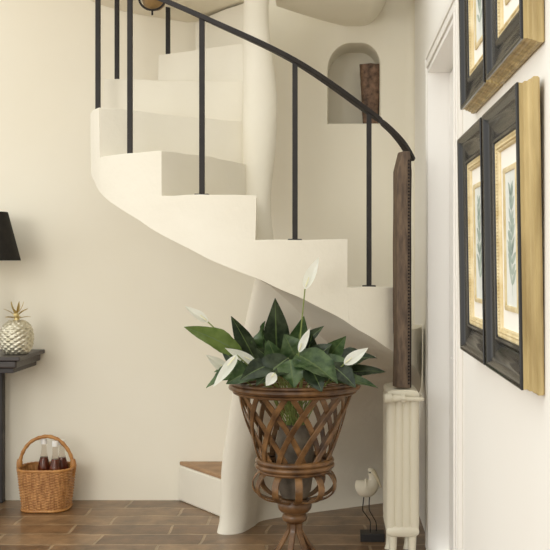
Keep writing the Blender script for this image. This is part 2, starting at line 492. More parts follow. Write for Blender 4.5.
# ------------------------------------------------------------------ radiator
rd = thing('radiator', 'cream cast-iron column radiator standing below the dark timber post', 'radiator', (.29, 4.25, 0))
RX0, RX1, RY, RZ0, RZ1 = .222, .362, 4.12, .115, .722
def section(y):
    bm = bmesh.new()
    for i in range(4):
        x = RX0+.023+(RX1-RX0-.046)*i/3
        tube(bm, [(x, y, RZ0+.02), (x, y, RZ0+.05), (x, y, RZ1-.05), (x, y, RZ1-.02)], [.019, .0222, .0222, .019], 20)
    for z0, z1 in ((RZ0, RZ0+.045), (RZ1-.045, RZ1)):
        vs = []
        N = 16
        poly = []
        w = (RX1-RX0)/2; h = (z1-z0)/2; cxm = (RX0+RX1)/2; czm = (z0+z1)/2
        for q in range(N*2):
            a = 2*PI*q/(N*2)
            poly.append((cxm+w*.97*math.copysign(abs(math.cos(a))**.55, math.cos(a)), czm+h*math.copysign(abs(math.sin(a))**.7, math.sin(a))))
        A = [bm.verts.new((x, y-.0175, z)) for x, z in poly]; B = [bm.verts.new((x, y+.0175, z)) for x, z in poly]
        A2 = [bm.verts.new((cxm+(x-cxm)*.93, y-.0215, czm+(z-czm)*.8)) for x, z in poly]; B2 = [bm.verts.new((cxm+(x-cxm)*.93, y+.0215, czm+(z-czm)*.8)) for x, z in poly]
        n = len(poly)
        for S, T in ((A2, A), (A, B), (B, B2)):
            for i in range(n): bm.faces.new((S[i], S[(i+1)%n], T[(i+1)%n], T[i]))
        bm.faces.new(A2[::-1]); bm.faces.new(B2)
    bmesh.ops.recalc_face_normals(bm, faces=bm.faces)
    return bm
s0 = obj('section', section(RY+.0225), M['radiator'], rd, smooth=True, angle=50)
for i in range(1, 6):
    c = s0.copy(); COL.objects.link(c); c.parent = rd; c.location = (0, .045*i, 0)
for y in (RY+.0225, RY+.0225+.225):
    bm = bmesh.new()
    for x in (RX0+.03, RX1-.03):
        tube(bm, [(x, y, RZ0+.02), (x, y, .05), (x, y-.004, .02), (x, y-.006, 0)], [.019, .015, .018, .023], 12)
    obj('foot', bm, M['radiator'], rd)
zv = P(0, 398, 4.11).z
bm = bmesh.new()
yv = 4.10
tube(bm, [(.212, yv, zv), (.216, yv, zv), (.244, yv, zv), (.247, yv, zv)], [.015, .021, .021, .015], 16)
tube(bm, [(.247, yv, zv), (.285, yv, zv)], .014, 14)
tube(bm, [(.285, yv, zv), (.30, yv, zv)], .019, 8)
obj('valve', bm, M['radiator'], rd, angle=30)
bm = bmesh.new(); tube(bm, [(.30, yv, zv-.002), (.352, yv, zv-.004), (.366, yv+.004, zv-.005), (.372, yv+.016, zv-.006), (.372, yv+.10, zv-.006)], .0085, 12)
obj('pipe', bm, M['radiator'], rd)

# ------------------------------------------------------------------ framed prints
FH = .63; FW = .466
def sweep_rect(bm, prof, w, h, mi=0):
    """prof = (inset from the outer edge, height off the wall); frame lies in the local y (width) z (height) plane, facing -x"""
    rings = []
    for d, p in prof:
        rings.append([bm.verts.new(q) for q in ((-p, d, d), (-p, w-d, d), (-p, w-d, h-d), (-p, d, h-d))])
    for A, B in zip(rings, rings[1:]):
        for k in range(4): bm.faces.new((A[k], A[(k+1)%4], B[(k+1)%4], B[k]))
    bmesh.ops.recalc_face_normals(bm, faces=bm.faces)
def frame_thing(y, z, label, seed, grp):
    t = thing('framed_print', label, 'picture', (XR-.001, y, z), grp)
    t.rotation_euler = (0, R_(-.9), 0)
    w, h = FW, FH
    bm = bmesh.new(); sweep_rect(bm, [(.03, 0), (-.004, 0), (-.007, .004), (-.007, .013), (-.003, .015), (-.002, .021), (.001, .024), (.001, .030), (.0045, .033), (.0035, .041), (.008, .0425)], w, h)
    obj('gilt_side', bm, M['gilt'], t, world=False, smooth=True, angle=25)
    bm = bmesh.new(); sweep_rect(bm, [(.003, .0415), (.003, .0455), (.0065, .0475), (.011, .0470), (.016, .0440), (.022, .0385), (.030, .0325), (.042, .0275), (.056, .0250), (.066, .0255), (.070, .0310), (.077, .0350), (.082, .0335), (.0845, .030), (.0845, .018)], w, h)
    obj('black_moulding', bm, M['black'], t, world=False, smooth=True, angle=35)
    bm = bmesh.new(); sweep_rect(bm, [(.0845, .018), (.0845, .0285), (.089, .030), (.092, .0275), (.103, .0265), (.106, .023), (.106, .016)], w, h)
    # beads
    def bead(y, z):
        bmesh.ops.create_icosphere(bm, subdivisions=1, radius=.0036, matrix=Matrix.Translation((-.0278, y, z)))
    nb = 54
    for i in range(nb):
        zz = .098+(h-.196)*i/(nb-1); bead(.0975, zz); bead(w-.0975, zz)
    for i in range(38):
        yy = .105+(w-.21)*i/37; bead(yy, .0975); bead(yy, h-.0975)
    obj('beaded_slip', bm, M['gilt_edge'], t, world=False, smooth=True, angle=50)
    bm = bmesh.new(); d = .104; box(bm, -.018, -.004, d, w-d, d, h-d); obj('mount', bm, M['mount'], t, world=False, smooth=False)
    bm = bmesh.new(); d = .150; sweep_rect(bm, [(d, .0175), (d, .022), (d+.006, .024), (d+.012, .022), (d+.012, .0175)], w, h)
    obj('inner_gilt_frame', bm, M['gilt_edge'], t, world=False, smooth=True, angle=40)
    bm = bmesh.new(); d = .161; box(bm, -.019, -.0178, d, w-d, d, h-d); pr = obj('print', bm, M['print'], t, world=False, smooth=False)
    rnd = random.Random(seed); bm = bmesh.new()
    def blade(y, z, ang, L, W):
        pts = []
        for s in (-1, 1):
            seq = [0, .15, .35, .6, .85, 1]
            for f in (seq if s < 0 else seq[::-1]):
                ww = s*W*math.sin(PI*min(1, f*.9+.08))*.5
                pts.append((-.0193, y+math.cos(ang)*L*f-math.sin(ang)*ww, z+math.sin(ang)*L*f+math.cos(ang)*ww))
        vs = [bm.verts.new(p) for p in pts]
        bm.faces.new(vs)
    cy = w/2
    blade(cy-.002, .185, PI/2, .27, .007)
    for i in range(11):
        zz = .215+.020*i+rnd.uniform(-.006, .006)
        for s in (0, 1):
            ang = R_(38+rnd.uniform(-12, 20)); L = rnd.uniform(.045, .068)*(1.1-.04*i)
            blade(cy, zz, ang if s == 0 else PI-ang, L, .018)
    bmesh.ops.recalc_face_normals(bm, faces=bm.faces)
    obj('botanical_drawing', bm, M['printleaf'], pr, world=False, smooth=False)
    return t
g = 'black and gilt framed botanical prints on the right wall'
frame_thing(2.022, .988, 'lower right picture in a black and gilt frame, showing its gold side', 1, g)
frame_thing(2.514, .988, 'lower left picture in a black and gilt frame, nearest the door at eye level', 2, g)
frame_thing(2.022, 1.70, 'upper right picture, black and gilt frame cut by the top edge, nearest the viewer', 3, g)
frame_thing(2.514, 1.70, 'upper left picture, black and gilt frame cut by the top edge, close to the door', 4, g)

# ------------------------------------------------------------------ planter
UX, UY = -.149, 4.0
def uz(py): return EYE-(py-VY)*UY/F
urn = thing('urn_planter', 'brown rattan lattice urn planter on a flared foot, standing before the stairs', 'planter', (UX, UY, 0))
bm = bmesh.new()
zt, zb = uz(383), uz(398)
def torusprof(R, zc, h, t, n=12): return [(R+t*math.cos(a), zc+h*math.sin(a)) for a in [PI+2*PI*i/n for i in range(n+1)]]
def ringbm(bm, prof, n=56):
    rings = [[bm.verts.new((UX+r*math.cos(2*PI*i/n), UY+r*math.sin(2*PI*i/n), z)) for i in range(n)] for r, z in prof[:-1]]
    for q in range(len(rings)):
        A, B = rings[q], rings[(q+1) % len(rings)]
        for i in range(n): bm.faces.new((A[i], A[(i+1)%n], B[(i+1)%n], B[i]))
    bmesh.ops.recalc_face_normals(bm, faces=bm.faces)
ringbm(bm, torusprof(.244, uz(382.2), .008, .014))
ringbm(bm, torusprof(.248, uz(386.2), .0115, .0165))
ringbm(bm, torusprof(.236, uz(390.8), .0075, .012))
obj('rim', bm, M['rattan_dark'], urn)
bm = bmesh.new()
ringbm(bm, torusprof(.143, uz(459.5), .0115, .015)); ringbm(bm, torusprof(.144, uz(464.5), .012, .016)); ringbm(bm, torusprof(.136, uz(469), .009, .013))
obj('waist_band', bm, M['rattan_dark'], urn)
# lattice
ztop, zbot = uz(391), uz(458)
def cone_r(z): f = (z-zbot)/(ztop-zbot); return .138+.088*f**.95
NS = 12
def slat(a0, turn, off):
    pts, nr = [], []
    for i in range(13):
        f = i/12; z = zbot+(ztop-zbot)*f; a = a0+turn*f; r = cone_r(z)+off
        pts.append(Vector((UX+r*math.cos(a), UY+r*math.sin(a), z))); nr.append(Vector((math.cos(a), math.sin(a), -.25)))
    bm = bmesh.new(); strip(bm, pts, nr, .0235, .006)
    return bm
for i in range(NS):
    a = 2*PI*i/NS
    obj('lattice_slat', slat(a+.1, R_(48), .005), M['rattan'], urn, smooth=False, bevel=.0015)
    obj('lattice_slat', slat(a+.3, R_(-48), -.0035), M['rattan'], urn, smooth=False, bevel=.0015)
# bulb of bent straps
NB = 11
for i in range(NB):
    a = 2*PI*i/NB+.28
    d = Vector((math.cos(a), math.sin(a), 0)); pts, nr = [], []
    for r, py in ((.135, 470), (.152, 473.5), (.165, 479), (.168, 484.5), (.158, 490.5), (.132, 495.5), (.095, 498.5), (.06, 500)):
        pts.append(Vector((UX, UY, uz(py)))+d*r)
    pts = crom(pts, 4)
    for q in range(len(pts)):
        t = (pts[min(q+1, len(pts)-1)]-pts[max(q-1, 0)]).normalized()
        nr.append(t.cross(Vector((-math.sin(a), math.cos(a), 0))))
    bm = bmesh.new(); strip(bm, pts, nr, [.030-.010*max(0, q/len(pts)-.5) for q in range(len(pts))], .006)
    obj('bulb_strap', bm, M['rattan'], urn, smooth=False, bevel=.0015)
bm = bmesh.new()
lathe(bm, [(.03, uz(497)), (.056, uz(498)), (.066, uz(501)), (.069, uz(504.5)), (.066, uz(508)), (.056, uz(511)), (.042, uz(512)), (.042, uz(512.6)), (.048, uz(514)), (.0515, uz(516.5)), (.048, uz(519.5)), (.036, uz(521.5)), (.03, uz(523))][::-1], UX, UY, 36)
obj('turned_collar', bm, M['rattan_dark'], urn)
for i in range(7):
    a = 2*PI*i/7-.9
    d = Vector((math.cos(a), math.sin(a), 0)); pts = []
    for r, z in ((.026, uz(521)), (.027, uz(529)), (.044, uz(537)), (.070, uz(547)), (.098, uz(556)), (.122, uz(566)), (.130, .006)):
        pts.append(Vector((UX, UY, z))+d*r)
    pts = crom(pts, 4); nr = []
    for q in range(len(pts)):
        t = (pts[min(q+1, len(pts)-1)]-pts[max(q-1, 0)]).normalized(); nr.append(t.cross(Vector((-math.sin(a), math.cos(a), 0))))
    bm = bmesh.new(); strip(bm, pts, nr, .024, .010)
    obj('foot_strap', bm, M['rattan_dark'], urn, smooth=False, bevel=.003)

# ------------------------------------------------------------------ peace lily
pl = thing('peace_lily', 'peace lily with dark green leaves and white flowers in the lattice urn', 'plant', (UX, UY, uz(497)))
bm = bmesh.new()
lathe(bm, [(.052, uz(496.5)), (.064, uz(490)), (.074, uz(475)), (.077, uz(455)), (.074, uz(440)), (.064, uz(430)), (.060, uz(426)), (.066, uz(423)), (.062, uz(423)), (.055, uz(427))], UX, UY, 32)
pot = obj('pot', bm, M['pot'], pl)
def lerp(a, b, t): return a+(b-a)*t
def fy(y, py): return min(y, 3.92 if py < 350 else 4.0)
def leaf_bm(base, tip, W, sag=.0, face=Vector((0, -1, .35)), fold=.25, ripple=.0, seed=0, veins=False, twist=0):
    """ovate blade from base to tip; face = direction its upper side looks"""
    bm = bmesh.new(); n = 30; G = [-1, -.75, -.5, -.25, -.055, .055, .25, .5, .75, 1]
    rows = []
    ax = (tip-base).normalized()
    side0 = ax.cross(face).normalized(); up0 = side0.cross(ax).normalized()
    for i in range(n+1):
        f = i/n
        c = base.lerp(tip, f)+up0*sag*4*f*(1-f)
        w = W*.5*(math.sin(PI*f**.72)**.85)*(1-.25*max(0, f-.6)) if 0 < f < 1 else .0008
        w = max(w, .0008)
        row = []
        tw = twist*(f-.35); sd = side0*math.cos(tw)+up0*math.sin(tw); ud = up0*math.cos(tw)-side0*math.sin(tw)
        for g in G:
            vein = .022*w*math.sin(2*PI*(f*8-abs(g)*1.3)) if veins else 0
            off = sd*w*g+ud*(fold*w*abs(g)**1.3+ripple*w*math.sin(f*13+seed+(2 if g > 0 else 0))*abs(g)-.0025*(1-abs(g))**6+vein)
            row.append(bm.verts.new(c+off))
        rows.append(row)
    for A, B in zip(rows, rows[1:]):
        for j in range(len(G)-1):
            fc = bm.faces.new((A[j], A[j+1], B[j+1], B[j]))
            if veins and j == 4: fc.material_index = 1
    bmesh.ops.solidify(bm, geom=bm.faces[:], thickness=.0008)
    bmesh.ops.recalc_face_normals(bm, faces=bm.faces)
    return bm
heart = Vector((UX, UY, uz(424)))
def stem_to(base, r=.0032, col='stalk', parent=None):
    st = heart+Vector((random.uniform(-.04, .04), random.uniform(-.035, .035), -.005))
    midp = st.lerp(base, .55)+Vector((0, 0, .03))
    bm = bmesh.new(); tube(bm, crom([st, midp, base], 6), r, 7)
    return obj('stem', bm, M[col], parent)
LEAVES = [  # base px, tip px, width px, Y base, Y tip, tone, face, sag px, fold, ripple
    ((243, 355), (184, 327), 20, 3.92, 3.84, 'leaf_light', (.2, -.75, .65), 4, .15, .06),
    ((258, 366), (231, 316), 16, 4.02, 4.02, 'leaf_dark', (-.25, -.9, .2), -2, .35, .05),
    ((266, 358), (265, 321), 16, 4.03, 4.05, 'leaf_mid', (-.6, -.8, .1), 3, .5, .25),
    ((277, 364), (275, 298), 22, 4.0, 4.02, 'leaf_dark', (.1, -1, .1), 1, .28, .04),
    ((292, 358), (304, 316), 18, 4.06, 4.1, 'leaf_mid', (.3, -.9, .2), 2, .3, .06),
    ((300, 356), (324, 326), 13, 4.05, 4.1, 'leaf_dark', (-.4, -.7, .6), 4, .3, .05),
    ((297, 354), (338, 384), 30, 3.86, 3.74, 'leaf_mid', (.35, -.75, .6), 3, .18, .05),
    ((322, 366), (346, 336), 18, 4.05, 4.1, 'leaf_mid', (.1, -.9, .4), 2, .3, .06),
    ((332, 366), (377, 358), 20, 4.0, 4.03, 'leaf_dark', (.1, -.7, .7), 6, .25, .06),
    ((338, 374), (386, 372), 12, 3.98, 4.0, 'leaf_dark', (0, -.6, .8), 3, .2, .05),
    ((335, 380), (378, 388), 11, 3.9, 3.86, 'leaf_mid', (0, -.7, .7), 5, .2, .05),
    ((250, 366), (206, 388), 17, 3.9, 3.84, 'leaf_mid', (-.2, -.8, .6), 4, .3, .08),
    ((262, 368), (226, 384), 20, 3.88, 3.77, 'leaf_mid', (0, -.85, .6), 4, .25, .08),
    ((288, 358), (256, 386), 24, 3.86, 3.76, 'leaf_dark', (-.15, -.9, .45), 3, .2, .06),
    ((290, 360), (294, 388), 22, 3.84, 3.76, 'leaf_mid', (0, -.95, .35), 2, .2, .08),
    ((330, 364), (356, 388), 18, 3.88, 3.78, 'leaf_dark', (.2, -.85, .5), 3, .25, .06),
    ((280, 366), (268, 340), 18, 3.95, 3.95, 'leaf_mid', (-.2, -.95, .2), 2, .3, .06),
    ((298, 362), (284, 334), 22, 3.94, 3.96, 'leaf_mid', (0, -.95, .25), 2, .25, .05),
    ((310, 364), (332, 344), 18, 3.95, 3.98, 'leaf_dark', (.1, -.9, .4), 3, .25, .05),
    ((306, 362), (312, 334), 17, 4.0, 4.05, 'leaf_dark', (.1, -.95, .2), 2, .3, .05),
    ((244, 368), (222, 352), 15, 4.0, 4.0, 'leaf_dark', (0, -.8, .6), 3, .25, .05),
    ((246, 372), (214, 372), 15, 3.95, 3.92, 'leaf_mid', (0, -.8, .6), 4, .25, .05),
    ((320, 370), (350, 362), 18, 3.92, 3.88, 'leaf_mid', (.1, -.8, .6), 4, .25, .05),
    ((310, 366), (322, 392), 18, 3.82, 3.74, 'leaf_dark', (.1, -.9, .4), 2, .2, .05),
    ((272, 364), (240, 380), 17, 3.84, 3.75, 'leaf_dark', (0, -.9, .5), 4, .2, .05),
    ((300, 372), (326, 352), 20, 4.1, 4.14, 'leaf_dark', (0, -.9, .4), 3, .25, .05),
    ((284, 372), (256, 348), 20, 4.1, 4.14, 'leaf_dark', (0, -.9, .4), 3, .25, .05),
    ((318, 376), (362, 376), 18, 4.06, 4.1, 'leaf_dark', (0, -.8, .6), 4, .25, .05),
    ((262, 376), (236, 366), 18, 4.08, 4.1, 'leaf_dark', (0, -.8, .6), 4, .25, .05),
    ((290, 376), (306, 352), 24, 4.12, 4.2, 'leaf_mid', (0, -.9, .4), 3, .25, .05),
]
for i, (b, t, W, yb, yt, tone, face, sag, fold, rip) in enumerate(LEAVES):
    W *= 1.22; yb = fy(yb, b[1]); yt = fy(yt, t[1])
    base, tip = P(b[0], b[1], yb), P(t[0], t[1], yt)
    o = obj('leaf', leaf_bm(base, tip, W*.004, sag*.004, Vector(face), fold, rip*1.6, i, True, (-1)**i*random.uniform(.25, .8)), [M[tone], M['midrib']], pl, smooth=True, angle=60)
    if tone == 'leaf_light': o['label'] = 'pale yellowish green leaf'
    stem_to(base, .003, 'stalk', o)
FLOW = [  # spathe base, tip, width, Y base, Y tip, face, fold
    ((305, 289), (319, 257), 9, 3.84, 3.83, (-.5, -.85, .2), .5),
    ((208, 322), (185, 306), 8, 3.95, 3.93, (.3, -.7, .6), .4),
    ((237, 355), (213, 387), 9, 3.80, 3.74, (-.45, -.85, .4), .2),
    ((229, 371), (206, 355), 8, 3.90, 3.86, (-.2, -.85, .5), .3),
    ((256, 363), (225, 348), 8, 3.86, 3.82, (-.2, -.8, .6), .3),
    ((299, 352), (310, 328), 8, 3.84, 3.82, (-.7, -.7, .2), .3),
    ((344, 364), (368, 348), 9, 3.84, 3.82, (-.4, -.85, .4), .3),
    ((275, 373), (266, 386), 8, 3.74, 3.72, (-.2, -.95, .3), .25),
]
for i, (b, t, W, yb, yt, face, fold) in enumerate(FLOW):
    W *= 1.35; base, tip = P(b[0], b[1], yb), P(t[0], t[1], yt)
    fl = obj('flower', leaf_bm(base, tip, W*.004, -.006, Vector(face), fold, .02, i), M['spathe'], pl, smooth=True, angle=60)
    fl['label'] = 'white flower spathe'
    fc = Vector(face).normalized()
    bm = bmesh.new(); s = base.lerp(tip, .06)+fc*.003; e = base.lerp(tip, .36)+fc*.008
    tube(bm, [s, s.lerp(e, .2), s.lerp(e, .8), e], [.002, .003, .0028, .0014], 8); obj('spadix', bm, M['spadix'], fl)
    stem_to(base, .0026, 'stalk', fl)

# ------------------------------------------------------------------ wading bird
BY = 4.50
bird = thing('bird_figurine', 'white carved wading bird on thin wire legs and a black block', 'figurine', (.17, BY, 0))
bx0, bx1 = P(360.5, 0, 4.46).x, .236
obj('block', boxbm(bx0, bx1, 4.46, 4.54, 0, .036), M['blackbase'], bird, smooth=False, bevel=.002)
def bp(px, py, dy=0): return P(px, py, BY+dy)
bm = bmesh.new()
# body, neck, head as one surface: rings along a spine
spine = [(356.6, 480.5, .004), (358.2, 482.5, .019), (361, 485.5, .033), (364.5, 487.7, .042), (368.5, 487.5, .042), (372, 484.5, .033), (373.6, 480.5, .025), (373.2, 476.6, .020), (372.2, 473.4, .0185), (370.8, 471.2, .016), (369.5, 470.6, .011), (368.4, 471.4, .004)]
pts = crom([bp(x, y) for x, y, _ in spine], 4)
rad_ = crom([Vector((r, 0, 0)) for _, _, r in spine], 4)
tube(bm, pts, [max(.002, q.x) for q in rad_], 16)
for v in bm.verts:
    v.co.y = BY+(v.co.y-BY)*.8
obj('body', bm, M['birdwhite'], bird, angle=180)
bm = bmesh.new()
tube(bm, crom([bp(372.5, 470.5, -.004), bp(375.2, 474, -.010), bp(378.5, 480.5, -.014), bp(381, 487.5, -.016)], 5), [.0115-.0085*i/15 for i in range(16)], 10)
obj('beak', bm, M['birdbeak'], bird)
bm = bmesh.new(); bmesh.ops.create_uvsphere(bm, u_segments=10, v_segments=8, radius=.0034, matrix=Matrix.Translation(bp(370.0, 472.6, -.0135)))
obj('eye', bm, M['blackbase'], bird)
for s, seq in ((-.012, ((364, 496), (363.2, 503), (362.8, 510), (366, 515), (370, 521), (370.3, 528), (370.2, 534.2))), (.012, ((369.6, 497), (369.2, 503), (369.4, 510), (372.6, 516), (376, 522.5), (376.4, 529), (376.3, 533.6)))):
    bm = bmesh.new(); q = [bp(x, y, s) for x, y in seq]; q[-1].z = .0355
    tube(bm, crom(q, 5), .0024, 7); obj('leg', bm, M['iron'], bird)

# ------------------------------------------------------------------ basket and bottles
KX, KY = -1.447, 5.075
bk = thing('wicker_basket', 'honey coloured wicker basket with a hoop handle, on the floor beside the table', 'basket', (KX, KY, 0))
ARC = {}
def sup(a, A, B, e=.62):
    if e not in ARC:          # even spacing along the outline
        pr = [(math.copysign(abs(math.cos(2*PI*i/2000))**e, math.cos(2*PI*i/2000))*1.2, math.copysign(abs(math.sin(2*PI*i/2000))**e, math.sin(2*PI*i/2000))) for i in range(2001)]
        L = [0]
        for p, q in zip(pr, pr[1:]): L.append(L[-1]+math.hypot(p[0]-q[0], p[1]-q[1]))
        ARC[e] = [l/L[-1] for l in L]
    import bisect
    q = (a/(2*PI)) % 1; i = min(1999, max(0, bisect.bisect_right(ARC[e], q)-1)); A0, A1 = ARC[e][i], ARC[e][i+1]
    a = 2*PI*(i+(q-A0)/max(1e-9, A1-A0))/2000
    c, s = math.cos(a), math.sin(a)
    return math.copysign(abs(c)**e, c)*A, math.copysign(abs(s)**e, s)*B
KH = .205; bm = bmesh.new(); nu, nvv = 252, 120; rows = []
for j in range(nvv+1):
    f = j/nvv; A = .112+.024*f**.8; B = .098+.016*f**.8; row = []
    rw = math.sin(f*PI*30)
    for i in range(nu):
        a = 2*PI*i/nu
        d = .0034*rw*math.sin(a*18)+.0018*abs(rw)
        x, y = sup(a, A+d, B+d)
        row.append(bm.verts.new((KX+x, KY+y, .004+KH*f)))
    rows.append(row)
for A_, B_ in zip(rows, rows[1:]):
    for i in range(nu): bm.faces.new((A_[i], A_[(i+1)%nu], B_[(i+1)%nu], B_[i]))
inn = []
for f in (1, .5, .06):
    A = .105+.024*f**.8; B = .091+.016*f**.8
    inn.append([bm.verts.new((KX+sup(2*PI*i/nu, A, B)[0], KY+sup(2*PI*i/nu, A, B)[1], .004+KH*f)) for i in range(nu)])
last = rows[-1]
for rg in inn:
    for i in range(nu): bm.faces.new((last[i], last[(i+1)%nu], rg[(i+1)%nu], rg[i]))
    last = rg
bm.faces.new(last); bm.faces.new(rows[0][::-1])
bmesh.ops.recalc_face_normals(bm, faces=bm.faces)
obj('woven_body', bm, M['wicker'], bk, smooth=True, angle=60)
def loop_rope(z, A, B, r, n=120, twist=0):
    bm = bmesh.new(); rings = []; m = 8
    for i in range(n):
        a = 2*PI*i/n; x, y = sup(a, A, B); nn = Vector((math.cos(a), math.sin(a), 0))
        rr = r*(1+.16*math.sin(a*40))
        c = Vector((KX+x, KY+y, z))
        rings.append([bm.verts.new(c+nn*rr*math.cos(2*PI*k/m)+Vector((0, 0, 1))*rr*math.sin(2*PI*k/m)) for k in range(m)])
    for i in range(n):
        for k in range(m): bm.faces.new((rings[i][k], rings[(i+1)%n][k], rings[(i+1)%n][(k+1)%m], rings[i][(k+1)%m]))
    bmesh.ops.recalc_face_normals(bm, faces=bm.faces)
    return bm
obj('rim', loop_rope(.004+KH, .134, .112, .0075), M['wicker_dark'], bk)
obj('base_rim', loop_rope(.008, .115, .101, .007), M['wicker_dark'], bk)
hb_ = [P(19.5, 474, KY), P(19.8, 463, KY), P(23, 452, KY), P(30, 442.5, KY), P(40, 437.5, KY), P(50, 436.6, KY), P(60, 441, KY), P(68, 450, KY), P(72.2, 460.5, KY), P(73.2, 474, KY)]
hc = crom(hb_, 6)
bm = bmesh.new(); tube(bm, hc, [.0092+.0011*math.sin(i*1.7) for i in range(len(hc))], 10)
obj('handle', bm, M['wicker_dark'], bk)
for px in (19.6, 73.0):
    bm = bmesh.new(); c = P(px, 0, KY).x
    tube(bm, [(c, KY, .165), (c, KY, .20), (c, KY, .235), (c, KY, .25)], [.009, .016, .015, .011], 10); obj('handle_binding', bm, M['wicker_dark'], bk)
def bottle(px, Y, label, tall=1.0):
    x = (px-VX)*Y/F; z0 = .0185
    t = thing('bottle', label, 'bottle', (x, Y, z0), 'bottles of dark cordial in the wicker basket')
    H = .325*tall
    prof = [(.001, 0), (.030, 0), (.033, .004), (.033, .15), (.031, .185), (.025, .215), (.018, .24), (.0135, .262), (.012, .29), (.012, .305), (.0145, .308), (.0145, .322), (.012, .325)]
    bm = bmesh.new(); lathe(bm, [(r, z0+z*tall) for r, z in prof], x, Y, 24); obj('glass_body', bm, M['glass'], t)
    ip = [(.001, .004), (.029, .004), (.0312, .008), (.0312, .15), (.0293, .185), (.0232, .215), (.0170, .238), (.001, .2385)]
    bm = bmesh.new(); lathe(bm, [(r, z0+z*tall) for r, z in ip], x, Y, 24); obj('cordial', bm, M['liquid'], t)
    bm = bmesh.new(); lathe(bm, [(.0152, z0+.304*tall), (.0156, z0+.306*tall), (.0156, z0+.328*tall), (.013, z0+.331*tall), (.001, z0+.331*tall)], x, Y, 20); obj('cap', bm, M['trim'], t)
    return t
bottle(44, 5.10, 'bottle of dark red cordial at the left in the wicker basket')
bottle(55.2, 5.05, 'bottle of dark red cordial at the front middle of the wicker basket', .99)
bottle(62, 5.125, 'bottle of dark red cordial at the right, behind the middle one in the basket', .97)

# ------------------------------------------------------------------ console table
TZ = .793
tb = thing('console_table', 'dark painted console table with moulded edge against the cream wall', 'table', (-1.95, 5.03, 0))
tx0, tx1, ty0, ty1 = -2.42, -1.503, 4.81, YB-.012
obj('tabletop', boxbm(tx0, tx1, ty0, ty1, TZ-.02, TZ), M['tablewood'], tb, smooth=False, bevel=.004)
obj('moulding', boxbm(tx0+.022, tx1-.022, ty0+.02, ty1, TZ-.058, TZ-.0205), M['tablewood'], tb, smooth=False, bevel=.009, seg=3)
obj('apron', boxbm(tx0+.045, tx1-.042, ty0+.04, ty1-.01, TZ-.082, TZ-.0585), M['tableleg'], tb, smooth=False, bevel=.002)
for lx in (tx0+.16, tx1-.205-.045):
    for ly in (ty0+.06, ty1-.055):
        obj('leg', boxbm(lx, lx+.045, ly, ly+.045, 0, TZ-.0825), M['tableleg'], tb, smooth=False, bevel=.003)
for ly in (ty0+.07, ty1-.045):
    obj('stretcher', boxbm(tx0+.206, tx1-.251, ly, ly+.024, .17, .205), M['tableleg'], tb, smooth=False, bevel=.002)

# table lamp
LX, LY = -1.755, 5.0
lp = thing('table_lamp', 'table lamp with tapered black shade at the left edge, above the console', 'lamp', (LX, LY, TZ))
zb_, zt_ = P(0, 260.5, LY).z, P(0, 212, LY).z
rb, rt = P(19.3, 0, LY).x-LX, P(6.8, 0, LY).x-LX
bm = bmesh.new(); lathe(bm, [(rb, zb_), (rt, zt_), (rt-.003, zt_), (rb-.003, zb_), (rb, zb_)], LX, LY, 56, cap=False)
bmesh.ops.remove_doubles(bm, verts=bm.verts, dist=1e-5)
sh = obj('lamp_shade', bm, M['shade'], lp, angle=50)
bm = bmesh.new(); lathe(bm, [(rb-.0035, zb_+.001), (rt-.0035, zt_-.001), (rt-.0045, zt_-.001), (rb-.0045, zb_+.001)], LX, LY, 56, cap=False); obj('shade_lining', bm, M['shadein'], sh, angle=50)
bm = bmesh.new(); lathe(bm, [(.075, TZ+.0003), (.078, TZ+.012), (.05, TZ+.022), (.025, TZ+.035), (.018, TZ+.06), (.03, TZ+.10), (.045, TZ+.16), (.04, TZ+.22), (.022, TZ+.29), (.014, TZ+.33), (.018, TZ+.345), (.01, TZ+.36)], LX, LY, 32); obj('base', bm, M['lampbase'], lp)
bm = bmesh.new(); tube(bm, [(LX, LY, TZ+.355), (LX, LY, zt_-.01)], .006, 10)
for a in (0, 2*PI/3, 4*PI/3): tube(bm, [(LX, LY, zt_-.012), (LX+(rt-.004)*math.cos(a), LY+(rt-.004)*math.sin(a), zt_-.006)], .002, 6)
obj('stem', bm, M['lampbase'], lp)

# pineapple
QX, QY = P(16.8, 0, 4.98).x, 4.98
pa = thing('pineapple_ornament', 'silvered pineapple ornament standing on the dark console table', 'ornament', (QX, QY, TZ))
bm = bmesh.new(); nu, nv = 96, 64; rows = []; PH = .168
for j in range(nv+1):
    f = j/nv; z = TZ+.0005+PH*f
    r = .080*(max(0, 1-abs((f-.47)/.56)**2.6))**.5
    row = []
    for i in range(nu):
        a = 2*PI*i/nu
        u = a*12/(2*PI)+f*7.0; v = a*12/(2*PI)-f*7.0
        b = abs(math.sin(u*PI))*abs(math.sin(v*PI))
        rr = max(.002, r+.0085*(b**.6)-.004)
        row.append(bm.verts.new((QX+rr*math.cos(a), QY+rr*math.sin(a), z)))
    rows.append(row)
for A_, B_ in zip(rows, rows[1:]):
    for i in range(nu): bm.faces.new((A_[i], A_[(i+1)%nu], B_[(i+1)%nu], B_[i]))
bm.faces.new(rows[0][::-1]); bm.faces.new(rows[-1])
obj('fruit_body', bm, M['silver'], pa, angle=60)
ctr = Vector((QX, QY, TZ+PH-.004))
bm = bmesh.new(); lathe(bm, [(.014, ctr.z-.006), (.013, ctr.z+.012), (.012, ctr.z+.028), (.004, ctr.z+.034)], QX, QY, 14); obj('crown_stem', bm, M['goldleaf'], pa)
